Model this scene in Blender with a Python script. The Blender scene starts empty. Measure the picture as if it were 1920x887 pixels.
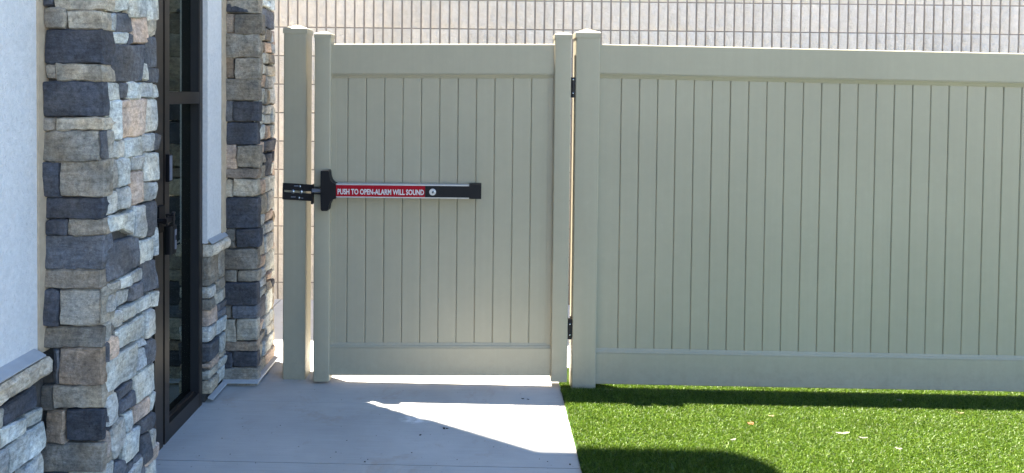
import bpy, bmesh, math, random
import numpy as np
from mathutils import Vector, Matrix, noise

scene = bpy.context.scene
COL = scene.collection

# ------------------------------------------------------------------ camera
EYE = Vector((0.0, 0.0, 1.53))
FOC, PX, PY = 1350.0, 915.0, 209.0          # focal length and principal point in photo pixels (1920 x 887)
PITCH, ROLL = 0.023, 0.0103
FW = Vector((0, math.cos(PITCH), -math.sin(PITCH)))
R0, U0 = Vector((1, 0, 0)), Vector((0, math.sin(PITCH), math.cos(PITCH)))
RT = R0 * math.cos(ROLL) + U0 * math.sin(ROLL)
UP = U0 * math.cos(ROLL) - R0 * math.sin(ROLL)
cam_data = bpy.data.cameras.new("camera")
cam = bpy.data.objects.new("camera", cam_data)
COL.objects.link(cam)
cam.matrix_world = Matrix(((RT.x, UP.x, -FW.x, EYE.x), (RT.y, UP.y, -FW.y, EYE.y), (RT.z, UP.z, -FW.z, EYE.z), (0, 0, 0, 1)))
cam_data.sensor_fit = 'HORIZONTAL'
cam_data.sensor_width = 36.0
cam_data.lens = FOC / 1920 * 36.0
cam_data.shift_x = (960 - PX) / 1920
cam_data.shift_y = -(443.5 - PY) / 1920
cam_data.clip_start, cam_data.clip_end = 0.05, 2000
scene.camera = cam

# ------------------------------------------------------------------ light
SUN_EL, SUN_AZ = math.radians(76.0), math.radians(-60.5)      # azimuth from +Y towards +X
SUN = Vector((math.sin(SUN_AZ) * math.cos(SUN_EL), math.cos(SUN_AZ) * math.cos(SUN_EL), math.sin(SUN_EL)))
world = bpy.data.worlds.new("World")
scene.world = world
world.use_nodes = True
wn = world.node_tree
wn.nodes.clear()
sky = wn.nodes.new("ShaderNodeTexSky")
sky.sky_type = 'NISHITA'
sky.sun_disc = False
sky.sun_elevation = SUN_EL
sky.sun_rotation = SUN_AZ
sky.air_density, sky.dust_density, sky.ozone_density = 1.0, 0.0, 6.0
bg = wn.nodes.new("ShaderNodeBackground")
bg.inputs["Strength"].default_value = 0.070
wo = wn.nodes.new("ShaderNodeOutputWorld")
wn.links.new(sky.outputs[0], bg.inputs[0])
wn.links.new(bg.outputs[0], wo.inputs[0])
sun_data = bpy.data.lights.new("sun", 'SUN')
sun_data.energy = 5.0
sun_data.angle = math.radians(0.53)
sun_data.color = (1.0, 0.93, 0.81)
sun = bpy.data.objects.new("sun", sun_data)
COL.objects.link(sun)
sun.rotation_euler = SUN.to_track_quat('Z', 'Y').to_euler()
sun.location = SUN * 30

scene.view_settings.view_transform = 'Standard'
scene.view_settings.look = 'None'
scene.view_settings.exposure = 3.2
scene.view_settings.gamma = 1.0
scene.view_settings.use_curve_mapping = False
scene.cycles.max_bounces = 10
scene.cycles.diffuse_bounces = 6
scene.cycles.use_denoising = True


# ------------------------------------------------------------------ measuring helpers
def ray(px, py):
    return FW + RT * ((px - PX) / FOC) + UP * ((PY - py) / FOC)


def on_y(px, py, Y):
    d = ray(px, py)
    return EYE + d * ((Y - EYE.y) / d.y)


def on_x(px, py, X):
    d = ray(px, py)
    return EYE + d * ((X - EYE.x) / d.x)


def gz(x):
    """the ground falls about one per cent away from the building"""
    return -0.0105 * (max(-1.6, min(6.0, x)) - 0.45)


def on_z(px, py, Z=0.0):
    d = ray(px, py)
    p = EYE + d * ((Z - EYE.z) / d.z)
    for _ in range(4):
        p = EYE + d * ((Z + gz(p.x) - EYE.z) / d.z)
    return p


# ------------------------------------------------------------------ materials
def srgb(r, g, b):
    return tuple(((c / 255) / 12.92 if c / 255 <= 0.04045 else ((c / 255 + 0.055) / 1.055) ** 2.4) for c in (r, g, b)) + (1.0,)


class Mat:
    def __init__(self, name, rough=0.6, spec=0.4, metal=0.0):
        self.m = bpy.data.materials.new(name)
        self.m.use_nodes = True
        self.t = self.m.node_tree
        self.b = self.t.nodes["Principled BSDF"]
        self.b.inputs["Roughness"].default_value = rough
        self.b.inputs["Specular IOR Level"].default_value = spec
        self.b.inputs["Metallic"].default_value = metal
        self.tc = None

    def n(self, kind, **kw):
        nd = self.t.nodes.new(kind)
        for k, v in kw.items():
            if k in nd.inputs:
                nd.inputs[k].default_value = v
            else:
                setattr(nd, k, v)
        return nd

    def l(self, a, b):
        self.t.links.new(a, b)

    def coord(self, scale=(1, 1, 1), which="Object"):
        if self.tc is None:
            self.tc = self.n("ShaderNodeTexCoord")
            self.geo = self.n("ShaderNodeNewGeometry")
        mp = self.n("ShaderNodeMapping")
        mp.inputs["Scale"].default_value = scale
        self.l(self.geo.outputs["Position"] if which == "World" else self.tc.outputs[which], mp.inputs[0])
        return mp.outputs[0]

    def noise(self, scale, detail=4, rough=0.55, vec=None, dist=0.0):
        nd = self.n("ShaderNodeTexNoise")
        nd.inputs["Scale"].default_value = scale
        nd.inputs["Detail"].default_value = detail
        nd.inputs["Roughness"].default_value = rough
        nd.inputs["Distortion"].default_value = dist
        self.l(vec if vec is not None else self.coord(which="World"), nd.inputs["Vector"])
        return nd.outputs["Fac"]

    def ramp(self, fac, stops):
        r = self.n("ShaderNodeValToRGB")
        e = r.color_ramp.elements
        while len(e) < len(stops):
            e.new(0.5)
        for el, (p, c) in zip(e, stops):
            el.position = p
            el.color = c if len(c) == 4 else tuple(c) + (1,)
        self.l(fac, r.inputs[0])
        return r.outputs[0]

    def mix(self, fac, a, b, mode='MIX'):
        nd = self.n("ShaderNodeMix", data_type='RGBA', blend_type=mode)
        for sock, v in ((nd.inputs[0], fac), (nd.inputs[6], a), (nd.inputs[7], b)):
            if hasattr(v, "is_output"):
                self.l(v, sock)
            else:
                sock.default_value = v
        return nd.outputs[2]

    def color(self, c):
        if hasattr(c, "is_output"):
            self.l(c, self.b.inputs["Base Color"])
        else:
            self.b.inputs["Base Color"].default_value = c
        return self

    def bump(self, h, strength=0.3, dist=0.01):
        nd = self.n("ShaderNodeBump")
        nd.inputs["Strength"].default_value = strength
        nd.inputs["Distance"].default_value = dist
        self.l(h, nd.inputs["Height"])
        if self.b.inputs["Normal"].is_linked:
            prev = self.b.inputs["Normal"].links[0].from_socket
            self.l(prev, nd.inputs["Normal"])
        self.l(nd.outputs[0], self.b.inputs["Normal"])
        return self


def grey(v):
    return (v, v, v, 1)


def m_stone():
    M = Mat("cast_stone", rough=0.85, spec=0.25)
    oi = M.n("ShaderNodeObjectInfo")
    base = oi.outputs["Color"]
    # each stone shifts the pattern
    add = M.n("ShaderNodeVectorMath", operation='ADD')
    sc = M.n("ShaderNodeVectorMath", operation='SCALE')
    M.l(oi.outputs["Location"], sc.inputs[0])
    sc.inputs["Scale"].default_value = 3.7
    M.l(M.coord(which="World"), add.inputs[0])
    M.l(sc.outputs[0], add.inputs[1])
    v = add.outputs[0]
    big = M.noise(9, 3, 0.6, v)
    fine = M.noise(70, 5, 0.65, v)
    pits = M.noise(160, 2, 0.5, v)
    tint = M.mix(M.ramp(big, [(0.36, grey(0)), (0.66, grey(1))]), (0.95, 0.99, 1.05, 1), (1.10, 1.0, 0.88, 1))
    blend = M.mix(1.0, base, tint, 'MULTIPLY')
    warm = M.ramp(M.noise(5.5, 5, 0.65, v, 0.8), [(0.42, grey(0.72)), (0.62, grey(1.22))])
    blend = M.mix(1.0, blend, warm, 'MULTIPLY')
    c = M.mix(1.0, blend, M.ramp(fine, [(0.28, grey(0.55)), (0.52, grey(1.0)), (0.75, grey(1.30))]), 'MULTIPLY')
    strata = M.n("ShaderNodeMapping")
    strata.inputs["Scale"].default_value = (9, 9, 70)
    M.l(v, strata.inputs[0])
    sn = M.noise(1.0, 5, 0.7, strata.outputs[0], 0.7)
    c = M.mix(1.0, c, M.ramp(sn, [(0.32, grey(0.74)), (0.5, grey(1.0)), (0.70, grey(1.14))]), 'MULTIPLY')
    grain = M.noise(260, 3, 0.6, v)
    c = M.mix(1.0, c, M.ramp(grain, [(0.3, grey(0.80)), (0.7, grey(1.18))]), 'MULTIPLY')
    M.bump(sn, 0.45, 0.008)
    pale = M.ramp(M.noise(22, 4, 0.7, v), [(0.60, grey(0)), (0.75, grey(1))])
    c = M.mix(1.0, c, M.mix(pale, grey(1), (1.45, 1.42, 1.36, 1)), 'MULTIPLY')
    pit = M.ramp(pits, [(0.24, grey(0.35)), (0.31, grey(1))])
    c = M.mix(1.0, c, pit, 'MULTIPLY')
    M.color(c)
    M.bump(fine, 0.55, 0.006)
    M.bump(M.noise(28, 4, 0.6, v), 0.5, 0.012)
    return M.m


def m_mortar():
    M = Mat("dark_joint", 0.95, 0.1)
    M.color(M.ramp(M.noise(40), [(0.3, (0.05, 0.048, 0.045)), (0.7, (0.09, 0.085, 0.08))]))
    M.bump(M.noise(90), 0.6, 0.01)
    return M.m


def m_stucco():
    M = Mat("white_stucco", 0.9, 0.2)
    c = M.ramp(M.noise(60, 4), [(0.3, (0.55, 0.55, 0.55)), (0.7, (0.63, 0.63, 0.63))])
    pits = M.ramp(M.noise(1.0, 3, 0.6, M.coord((120, 120, 75), "World"), 0.5), [(0.30, grey(0.87)), (0.40, grey(1.0)), (0.62, grey(1.0)), (0.75, grey(1.07))])
    c = M.mix(1.0, c, pits, 'MULTIPLY')
    c = M.mix(1.0, c, M.ramp(M.noise(2.2, 5, 0.65, M.coord((1, 1, 0.35), "World")), [(0.3, grey(0.94)), (0.7, grey(1.03))]), 'MULTIPLY')
    M.color(c)
    M.bump(M.noise(240, 3, 0.6), 0.7, 0.006)
    M.bump(M.noise(70, 3, 0.6), 0.5, 0.008)
    return M.m


def m_vinyl():
    M = Mat("khaki_vinyl", 0.5, 0.28)
    streak = M.noise(1.0, 3, 0.5, M.coord((60, 60, 0.8), "World"))
    soft = M.noise(1.3, 3, 0.5)
    dust = M.noise(18, 5, 0.65)
    c = M.ramp(streak, [(0.3, (0.290, 0.263, 0.191)), (0.7, (0.300, 0.272, 0.198))])
    c = M.mix(1.0, c, M.ramp(soft, [(0.3, grey(0.95)), (0.7, grey(1.04))]), 'MULTIPLY')
    c = M.mix(1.0, c, M.ramp(dust, [(0.35, grey(0.965)), (0.6, grey(1.0)), (0.78, grey(1.05))]), 'MULTIPLY')
    # splashed soil low down, scattered scuffs
    sp = M.n("ShaderNodeSeparateXYZ")
    M.l(M.geo.outputs["Position"], sp.inputs[0])
    low = M.ramp(sp.outputs[2], [(0.02, grey(1)), (0.20, grey(0))])
    soil = M.mix(1.0, low, M.ramp(M.noise(26, 6, 0.75), [(0.45, grey(0)), (0.75, grey(0.55))]), 'MULTIPLY')
    c = M.mix(soil, c, (0.20, 0.165, 0.12, 1))
    scuff = M.ramp(M.noise(1.0, 6, 0.75, M.coord((5, 5, 22), "World"), 1.2), [(0.72, grey(0)), (0.80, grey(0.35))])
    c = M.mix(scuff, c, (0.24, 0.215, 0.18, 1))
    M.color(c)
    M.l(M.ramp(dust, [(0.3, grey(0.44)), (0.7, grey(0.58))]), M.b.inputs["Roughness"])
    M.bump(M.noise(1.0, 2, 0.5, M.coord((25, 25, 3), "World")), 0.08, 0.004)
    return M.m


def m_concrete(name="broomed_concrete", tone=0.84):
    M = Mat(name, 0.88, 0.25)
    c = M.ramp(M.noise(2.2, 5, 0.6), [(0.3, (0.40 * tone, 0.385 * tone, 0.355 * tone)), (0.7, (0.50 * tone, 0.48 * tone, 0.445 * tone))])
    brush = M.noise(1.0, 3, 0.6, M.coord((5, 240, 5), "World"))
    c = M.mix(1.0, c, M.ramp(brush, [(0.3, grey(0.93)), (0.7, grey(1.05))]), 'MULTIPLY')
    stain = M.ramp(M.noise(3.4, 6, 0.7, None, 0.6), [(0.56, grey(0)), (0.80, grey(1))])
    c = M.mix(stain, c, (0.36 * tone, 0.30 * tone, 0.235 * tone, 1))
    pale = M.ramp(M.noise(5.0, 6, 0.72, M.coord((1, 1.7, 1), "World")), [(0.66, grey(0)), (0.80, grey(0.55))])
    c = M.mix(pale, c, (0.56 * tone, 0.55 * tone, 0.53 * tone, 1))
    if name == "broomed_concrete":
        for (sx, sy, rx, ry) in ((-0.325, 3.335, 0.085, 0.050), (-0.13, 3.33, 0.06, 0.03)):      # plaster scuffs
            mp = M.n("ShaderNodeMapping")
            mp.inputs["Location"].default_value = (-sx / rx, -sy / ry, 0)
            mp.inputs["Scale"].default_value = (1 / rx, 1 / ry, 1)
            M.l(M.geo.outputs["Position"], mp.inputs[0])
            gr = M.n("ShaderNodeTexGradient", gradient_type='SPHERICAL')
            M.l(mp.outputs[0], gr.inputs[0])
            mask = M.mix(1.0, M.ramp(gr.outputs[0], [(0.0, grey(0)), (0.6, grey(1))]), M.ramp(M.noise(30, 5, 0.7), [(0.42, grey(0)), (0.6, grey(1))]), 'MULTIPLY')
            c = M.mix(mask, c, (0.62, 0.61, 0.59, 1))
    specks = M.ramp(M.noise(75, 2, 0.5), [(0.22, grey(0.45)), (0.27, grey(1))])
    c = M.mix(1.0, c, specks, 'MULTIPLY')
    M.color(c)
    M.bump(brush, 0.18, 0.004)
    M.bump(M.noise(220, 3), 0.25, 0.003)
    return M.m


def m_block():
    M = Mat("split_face_block", 0.92, 0.2)
    oi = M.n("ShaderNodeObjectInfo")
    c = M.ramp(M.noise(24, 5, 0.65), [(0.3, (0.64, 0.572, 0.49)), (0.7, (0.73, 0.66, 0.575))])
    c = M.mix(1.0, c, M.ramp(oi.outputs["Random"], [(0, grey(0.90)), (1, grey(1.04))]), 'MULTIPLY')
    M.color(c)
    M.bump(M.noise(55, 5, 0.7), 0.9, 0.02)
    return M.m


def m_plain(name, c, rough=0.5, spec=0.4, metal=0.0, nz=0.06, scale=30, bump=0.0):
    M = Mat(name, rough, spec, metal)
    M.color(M.ramp(M.noise(scale, 4), [(0.3, tuple(x * (1 - nz) for x in c[:3])), (0.7, tuple(min(1, x * (1 + nz)) for x in c[:3]))]))
    if bump:
        M.bump(M.noise(scale * 6, 3), bump, 0.003)
    return M.m


def m_glass():
    m = bpy.data.materials.new("door_glass")
    m.use_nodes = True
    t = m.node_tree
    t.nodes.clear()
    o = t.nodes.new("ShaderNodeOutputMaterial")
    mixn = t.nodes.new("ShaderNodeMixShader")
    fr = t.nodes.new("ShaderNodeFresnel")
    fr.inputs["IOR"].default_value = 2.8
    tr = t.nodes.new("ShaderNodeBsdfTransparent")
    tr.inputs[0].default_value = (0.42, 0.47, 0.43, 1)
    gl = t.nodes.new("ShaderNodeBsdfGlossy")
    gl.inputs["Roughness"].default_value = 0.015
    gl.inputs["Color"].default_value = (0.82, 0.92, 0.82, 1)
    t.links.new(fr.outputs[0], mixn.inputs[0])
    t.links.new(tr.outputs[0], mixn.inputs[1])
    t.links.new(gl.outputs[0], mixn.inputs[2])
    t.links.new(mixn.outputs[0], o.inputs[0])
    return m


def m_grass():
    M = Mat("turf_fibre", 0.42, 0.35)
    g = M.n("ShaderNodeNewGeometry")
    c = M.ramp(g.outputs["Random Per Island"], [(0.0, (0.018, 0.050, 0.004)), (0.40, (0.055, 0.105, 0.006)), (0.75, (0.088, 0.150, 0.009)), (0.95, (0.140, 0.212, 0.022)), (0.975, (0.15, 0.175, 0.05)), (1.0, (0.18, 0.19, 0.08))])
    c = M.mix(1.0, c, M.ramp(M.noise(7.0, 6, 0.7), [(0.3, grey(0.84)), (0.7, grey(1.14))]), 'MULTIPLY')
    M.color(c)
    t = M.t
    out = [n for n in t.nodes if n.type == 'OUTPUT_MATERIAL'][0]
    tl = M.n("ShaderNodeBsdfTranslucent")
    M.l(c, tl.inputs[0])
    ms = M.n("ShaderNodeMixShader")
    ms.inputs[0].default_value = 0.32
    M.l(M.b.outputs[0], ms.inputs[1])
    M.l(tl.outputs[0], ms.inputs[2])
    M.l(ms.outputs[0], out.inputs[0])
    return M.m


MT = dict(
    stone=m_stone(), mortar=m_mortar(), stucco=m_stucco(), vinyl=m_vinyl(), concrete=m_concrete(),
    alley=m_concrete("alley_concrete", 1.3), block=m_block(), glass=m_glass(), grass=m_grass(),
    joint=m_plain("block_mortar", (0.31, 0.275, 0.245), 0.95, 0.1, bump=0.3),
    sealant=m_plain("tan_sealant", (0.40, 0.325, 0.235), 0.8, 0.2, bump=0.4, nz=0.12),
    flashing=m_plain("white_flashing", (0.33, 0.34, 0.35), 0.35, 0.5),
    bronze=m_plain("bronze_aluminium", (0.019, 0.015, 0.013), 0.42, 0.5),
    darkbronze=m_plain("gasket_and_shade_black", (0.012, 0.012, 0.014), 0.6, 0.3),  # gasket and rib black; also colours the jamb's painted shade
    black=m_plain("black_plastic", (0.006, 0.006, 0.0075), 0.5, 0.2, bump=0.1),
    blackmetal=m_plain("black_metal", (0.006, 0.006, 0.008), 0.5, 0.25),
    zinc=m_plain("zinc_bolt", (0.30, 0.33, 0.35), 0.25, 0.5, 0.9),
    steel=m_plain("brushed_aluminium", (0.42, 0.42, 0.42), 0.35, 0.5, 0.3),
    silver=m_plain("silver_paint", (0.11, 0.125, 0.165), 0.4, 0.5, 0.0),
    red=m_plain("red_label", (0.28, 0.006, 0.014), 0.6, 0.1, nz=0.03),
    white=m_plain("white_print", (0.50, 0.50, 0.50), 0.5, 0.3, nz=0.02),
    turf=m_plain("turf_backing", (0.025, 0.05, 0.01), 0.95, 0.1, nz=0.3, scale=60),
    soil=m_plain("bare_ground", (0.30, 0.27, 0.23), 0.95, 0.1, nz=0.15, scale=3, bump=0.4),
    interior=m_plain("dark_interior", (0.03, 0.03, 0.032), 0.9, 0.1),
    roof=m_plain("roof_membrane", (0.42, 0.40, 0.38), 0.8, 0.2),
    dryleaf=m_plain("dry_leaf", (0.18, 0.14, 0.085), 0.7, 0.2, nz=0.2, scale=90),
    redchip=m_plain("red_chip", (0.25, 0.085, 0.045), 0.7, 0.2, nz=0.2, scale=90),
    lime=m_plain("lime_dust", (0.20, 0.19, 0.155), 0.9, 0.1, nz=0.1, scale=90),
    crumb=m_plain("dark_crumb", (0.035, 0.03, 0.025), 0.9, 0.1, nz=0.2, scale=90),
)


# ------------------------------------------------------------------ object helpers
def tag(o, label=None, cat=None, group=None, kind=None):
    for k, v in (("label", label), ("category", cat), ("group", group), ("kind", kind)):
        if v:
            o[k] = v
    return o


def thing(name, loc, label, cat, group=None):
    o = bpy.data.objects.new(name, None)
    o.empty_display_size = 0.1
    COL.objects.link(o)
    o.location = loc
    return tag(o, label, cat, group)


def wloc(o):
    p = Vector((0, 0, 0))
    while o is not None:
        p += Vector(o.location)
        o = o.parent
    return p


def put(name, mesh, origin, parent=None, mat=None, color=None, label=None):
    o = bpy.data.objects.new(name, mesh)
    COL.objects.link(o)
    if parent is not None:
        o.parent = parent
        o.location = Vector(origin) - wloc(parent)
    else:
        o.location = origin
    if mat is not None and not mesh.materials:
        mesh.materials.append(mat)
    if color is not None:
        o.color = color
    if label:
        o["label"] = label
    return o


def build(name, bm, mat, parent=None, origin=None, smooth=False, bevel=0.0, seg=2, color=None, label=None, sharp=38):
    """world-space bmesh -> one mesh object whose origin sits at its own centre"""
    if bevel:
        ed = [e for e in bm.edges if len(e.link_faces) == 2 and e.calc_face_angle(0) > 0.5]
        bmesh.ops.bevel(bm, geom=ed, offset=bevel, segments=seg, profile=0.6, affect='EDGES', clamp_overlap=True)
    bmesh.ops.recalc_face_normals(bm, faces=bm.faces)
    if origin is None:
        lo = Vector((min(v.co[i] for v in bm.verts) for i in range(3)))
        hi = Vector((max(v.co[i] for v in bm.verts) for i in range(3)))
        origin = (lo + hi) / 2
    bmesh.ops.translate(bm, verts=bm.verts, vec=-Vector(origin))
    me = bpy.data.meshes.new(name)
    bm.to_mesh(me)
    bm.free()
    if smooth:
        for p in me.polygons:
            p.use_smooth = True
        me.set_sharp_from_angle(angle=math.radians(sharp))
    return put(name, me, origin, parent, mat, color, label)


def add_box(bm, lo, hi, M=None):
    vs = []
    for x in (lo[0], hi[0]):
        for y in (lo[1], hi[1]):
            for z in (lo[2], hi[2]):
                p = Vector((x, y, z))
                vs.append(bm.verts.new(M @ p if M else p))
    for f in ((0, 1, 3, 2), (4, 6, 7, 5), (0, 4, 5, 1), (2, 3, 7, 6), (0, 2, 6, 4), (1, 5, 7, 3)):
        bm.faces.new([vs[i] for i in f])
    return vs


def box(name, lo, hi, mat, parent=None, bevel=0.0, **kw):
    bm = bmesh.new()
    add_box(bm, lo, hi)
    return build(name, bm, mat, parent, bevel=bevel, **kw)


def add_sweep(bm, prof, P0, P1, A, B):
    """closed profile [(a,b)] along axes A,B swept from P0 to P1"""
    r0 = [bm.verts.new(P0 + A * a + B * b) for a, b in prof]
    r1 = [bm.verts.new(P1 + A * a + B * b) for a, b in prof]
    n = len(prof)
    for i in range(n):
        j = (i + 1) % n
        bm.faces.new((r0[i], r0[j], r1[j], r1[i]))
    bm.faces.new(r0[::-1])
    bm.faces.new(r1)


XA, YA, ZA = Vector((1, 0, 0)), Vector((0, 1, 0)), Vector((0, 0, 1))


def rounded(w, d, r, n=4):
    pts = []
    for cx, cy, a0 in ((w / 2 - r, d / 2 - r, 0), (-w / 2 + r, d / 2 - r, 90), (-w / 2 + r, -d / 2 + r, 180), (w / 2 - r, -d / 2 + r, 270)):
        for k in range(n + 1):
            a = math.radians(a0 + 90 * k / n)
            pts.append((cx + r * math.cos(a), cy + r * math.sin(a)))
    return pts


def add_disc(bm, c, axis, r, h, n=20, dome=0.0):
    axis = Vector(axis).normalized()
    u = axis.orthogonal().normalized()
    w = axis.cross(u)
    rings = [(r, 0), (r, h * 0.7), (r * 0.92, h)] + ([(r * 0.6, h + dome * 0.8)] if dome else [])
    prev = None
    for rr, hh in rings:
        ring = [bm.verts.new(Vector(c) + axis * hh + (u * math.cos(2 * math.pi * k / n) + w * math.sin(2 * math.pi * k / n)) * rr) for k in range(n)]
        if prev:
            for k in range(n):
                bm.faces.new((prev[k], prev[(k + 1) % n], ring[(k + 1) % n], ring[k]))
        else:
            bm.faces.new(ring[::-1])
        prev = ring
    bm.faces.new(prev)


def disc(name, c, axis, r, h, mat, parent, n=20, dome=0.0):
    bm = bmesh.new()
    add_disc(bm, c, axis, r, h, n, dome)
    return build(name, bm, mat, parent, smooth=True)


# ------------------------------------------------------------------ ground
def sheet(name, pts, z, mat, kind="structure", parent=None, slope=False):
    bm = bmesh.new()
    bm.faces.new([bm.verts.new((x, y, z + (gz(x) if slope else 0))) for x, y in pts])
    return tag(build(name, bm, mat, parent), kind=kind)


sheet("ground", [(-400, -400), (400, -400), (400, 400), (-400, 400)], -0.20, MT['soil'])

EDGE_FAR, EDGE_NEAR = on_z(1049, 722, 0.0), on_z(1091, 887, 0.0)
ES = (EDGE_NEAR.x - EDGE_FAR.x) / (EDGE_NEAR.y - EDGE_FAR.y)


def edge_x(y):
    return EDGE_FAR.x + ES * (y - EDGE_FAR.y)


FENCE_Y = 3.80
walk = tag(bpy.data.objects.new("walkway", None), kind="structure")
COL.objects.link(walk)
walk.location = (-0.4, 2.5, 0)
JOINTS = [-4.0, -2.45, -0.9, 0.62, 2.92, 3.50, 4.02]


def slab(name, pts, ztop, mat, parent):
    bm = bmesh.new()
    lo = [bm.verts.new((x, y, ztop + gz(x) - 0.1)) for x, y in pts]
    hi = [bm.verts.new((x, y, ztop + gz(x))) for x, y in pts]
    n = len(pts)
    for i in range(n):
        j = (i + 1) % n
        bm.faces.new((lo[i], lo[j], hi[j], hi[i]))
    bm.faces.new(hi)
    bm.faces.new(lo[::-1])
    return build(name, bm, mat, parent, bevel=0.004, seg=2)


for a, b in zip(JOINTS, JOINTS[1:]):
    g = 0.0022
    ga, gb_ = (0.001 if a == 3.50 else g), (0.001 if b == 3.50 else g)
    slab("slab", [(-1.405, a + ga), (edge_x(a + ga), a + ga), (edge_x(b - gb_), b - gb_), (-1.405, b - gb_)], 0.0, MT['concrete'], walk)
alley = tag(bpy.data.objects.new("alley_pavement", None), kind="structure")
COL.objects.link(alley)
alley.location = (0, 4.6, 0)
ax = -6.0
while ax < 8:
    slab("slab", [(ax + 0.004, 4.028), (ax + 1.496, 4.028), (ax + 1.496, 5.26), (ax + 0.004, 5.26)], -0.002, MT['alley'], alley)
    ax += 1.5

# turf: backing sheet plus blades
def turf_z(y):
    """the turf is tucked down under the fence line"""
    t = np.clip((np.asarray(y, float) - 3.685) / 0.055, 0, 1)
    return 0.006 - 0.026 * t * t * (3 - 2 * t)


bm = bmesh.new()
prev = None
for y in (-4, 3.68, 3.70, 3.715, 3.73, 3.745, 4.02):
    row = [bm.verts.new((x, y, gz(x) + float(turf_z(y)))) for x in (edge_x(y), 2.0, 6.0)]
    if prev:
        for k in range(2):
            bm.faces.new((prev[k], prev[k + 1], row[k + 1], row[k]))
    prev = row
lawn = tag(build("lawn", bm, MT['turf']), kind="structure")


def grass_blades(name, x0, x1, y0, y1, count, seed, hmin=0.010, hmax=0.023, width=0.0023):
    rg = np.random.default_rng(seed)
    x = rg.uniform(x0, x1, count * 2)
    y = rg.uniform(y0, y1, count * 2)
    keep = x > (EDGE_FAR.x + ES * (y - EDGE_FAR.y)) + 0.004 + 0.005 * np.sin(y * 23) * np.sin(y * 61 + 1) + rg.uniform(-0.004, 0.008, count * 2)
    x, y = x[keep][:count], y[keep][:count]
    n = len(x)
    h = rg.uniform(hmin, hmax, n)
    a = rg.uniform(0, 2 * np.pi, n)
    # fibres lie a little towards the camera-right, as brushed turf does
    la = rg.uniform(0, 2 * np.pi, n)
    ln = rg.uniform(0.2, 1.1, n)
    dx, dy = np.cos(la) * ln * h + 0.10 * h, np.sin(la) * ln * h - 0.12 * h
    w = width * rg.uniform(0.7, 1.3, n) / 2
    wx, wy = np.cos(a) * w, np.sin(a) * w
    V = np.empty((n, 5, 3), np.float32)
    V[:, 0] = np.stack([x - wx, y - wy, np.full(n, -0.002)], 1)
    V[:, 1] = np.stack([x + wx, y + wy, np.full(n, -0.002)], 1)
    V[:, 2] = np.stack([x + wx * 0.8 + dx * 0.35, y + wy * 0.8 + dy * 0.35, h * 0.6], 1)
    V[:, 3] = np.stack([x - wx * 0.8 + dx * 0.35, y - wy * 0.8 + dy * 0.35, h * 0.6], 1)
    V[:, 4] = np.stack([x + dx, y + dy, h * (1 - 0.25 * ln)], 1)
    V[:, :, 2] += (-0.0105 * (np.clip(x, -1.6, 6.0) - 0.45) + turf_z(y))[:, None]
    base = (np.arange(n) * 5)[:, None]
    loops = (base + np.array([0, 1, 2, 3, 3, 2, 4])[None]).astype(np.int32).ravel()
    starts = (np.arange(n)[:, None] * 7 + np.array([0, 4])[None]).astype(np.int32).ravel()
    me = bpy.data.meshes.new(name)
    me.vertices.add(n * 5)
    me.loops.add(n * 7)
    me.polygons.add(n * 2)
    me.vertices.foreach_set("co", V.ravel())
    me.loops.foreach_set("vertex_index", loops)
    me.polygons.foreach_set("loop_start", starts)
    me.update(calc_edges=True)
    me.materials.append(MT['grass'])
    o = bpy.data.objects.new(name, me)
    COL.objects.link(o)
    return tag(o, kind="stuff")


grass_blades("grass", 0.25, 3.3, 2.2, 4.05, 680000, 3)
tag(grass_blades("grass", 0.25, 6.0, -3.5, 2.2, 90000, 4, 0.02, 0.036, 0.010), kind="stuff")
grass_blades("grass", 3.3, 6.0, 2.2, 4.05, 60000, 5, 0.02, 0.036, 0.007)

# ------------------------------------------------------------------ stones
D = (0.066, 0.071, 0.085, 1)
D2 = (0.108, 0.113, 0.126, 1)
G = (0.265, 0.238, 0.195, 1)
G2 = (0.195, 0.176, 0.148, 1)
T = (0.370, 0.335, 0.270, 1)
B = (0.250, 0.198, 0.152, 1)
P = (0.480, 0.375, 0.300, 1)
L = (0.470, 0.485, 0.455, 1)
L2 = (0.385, 0.390, 0.370, 1)
stone_rng = random.Random(11)


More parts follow.
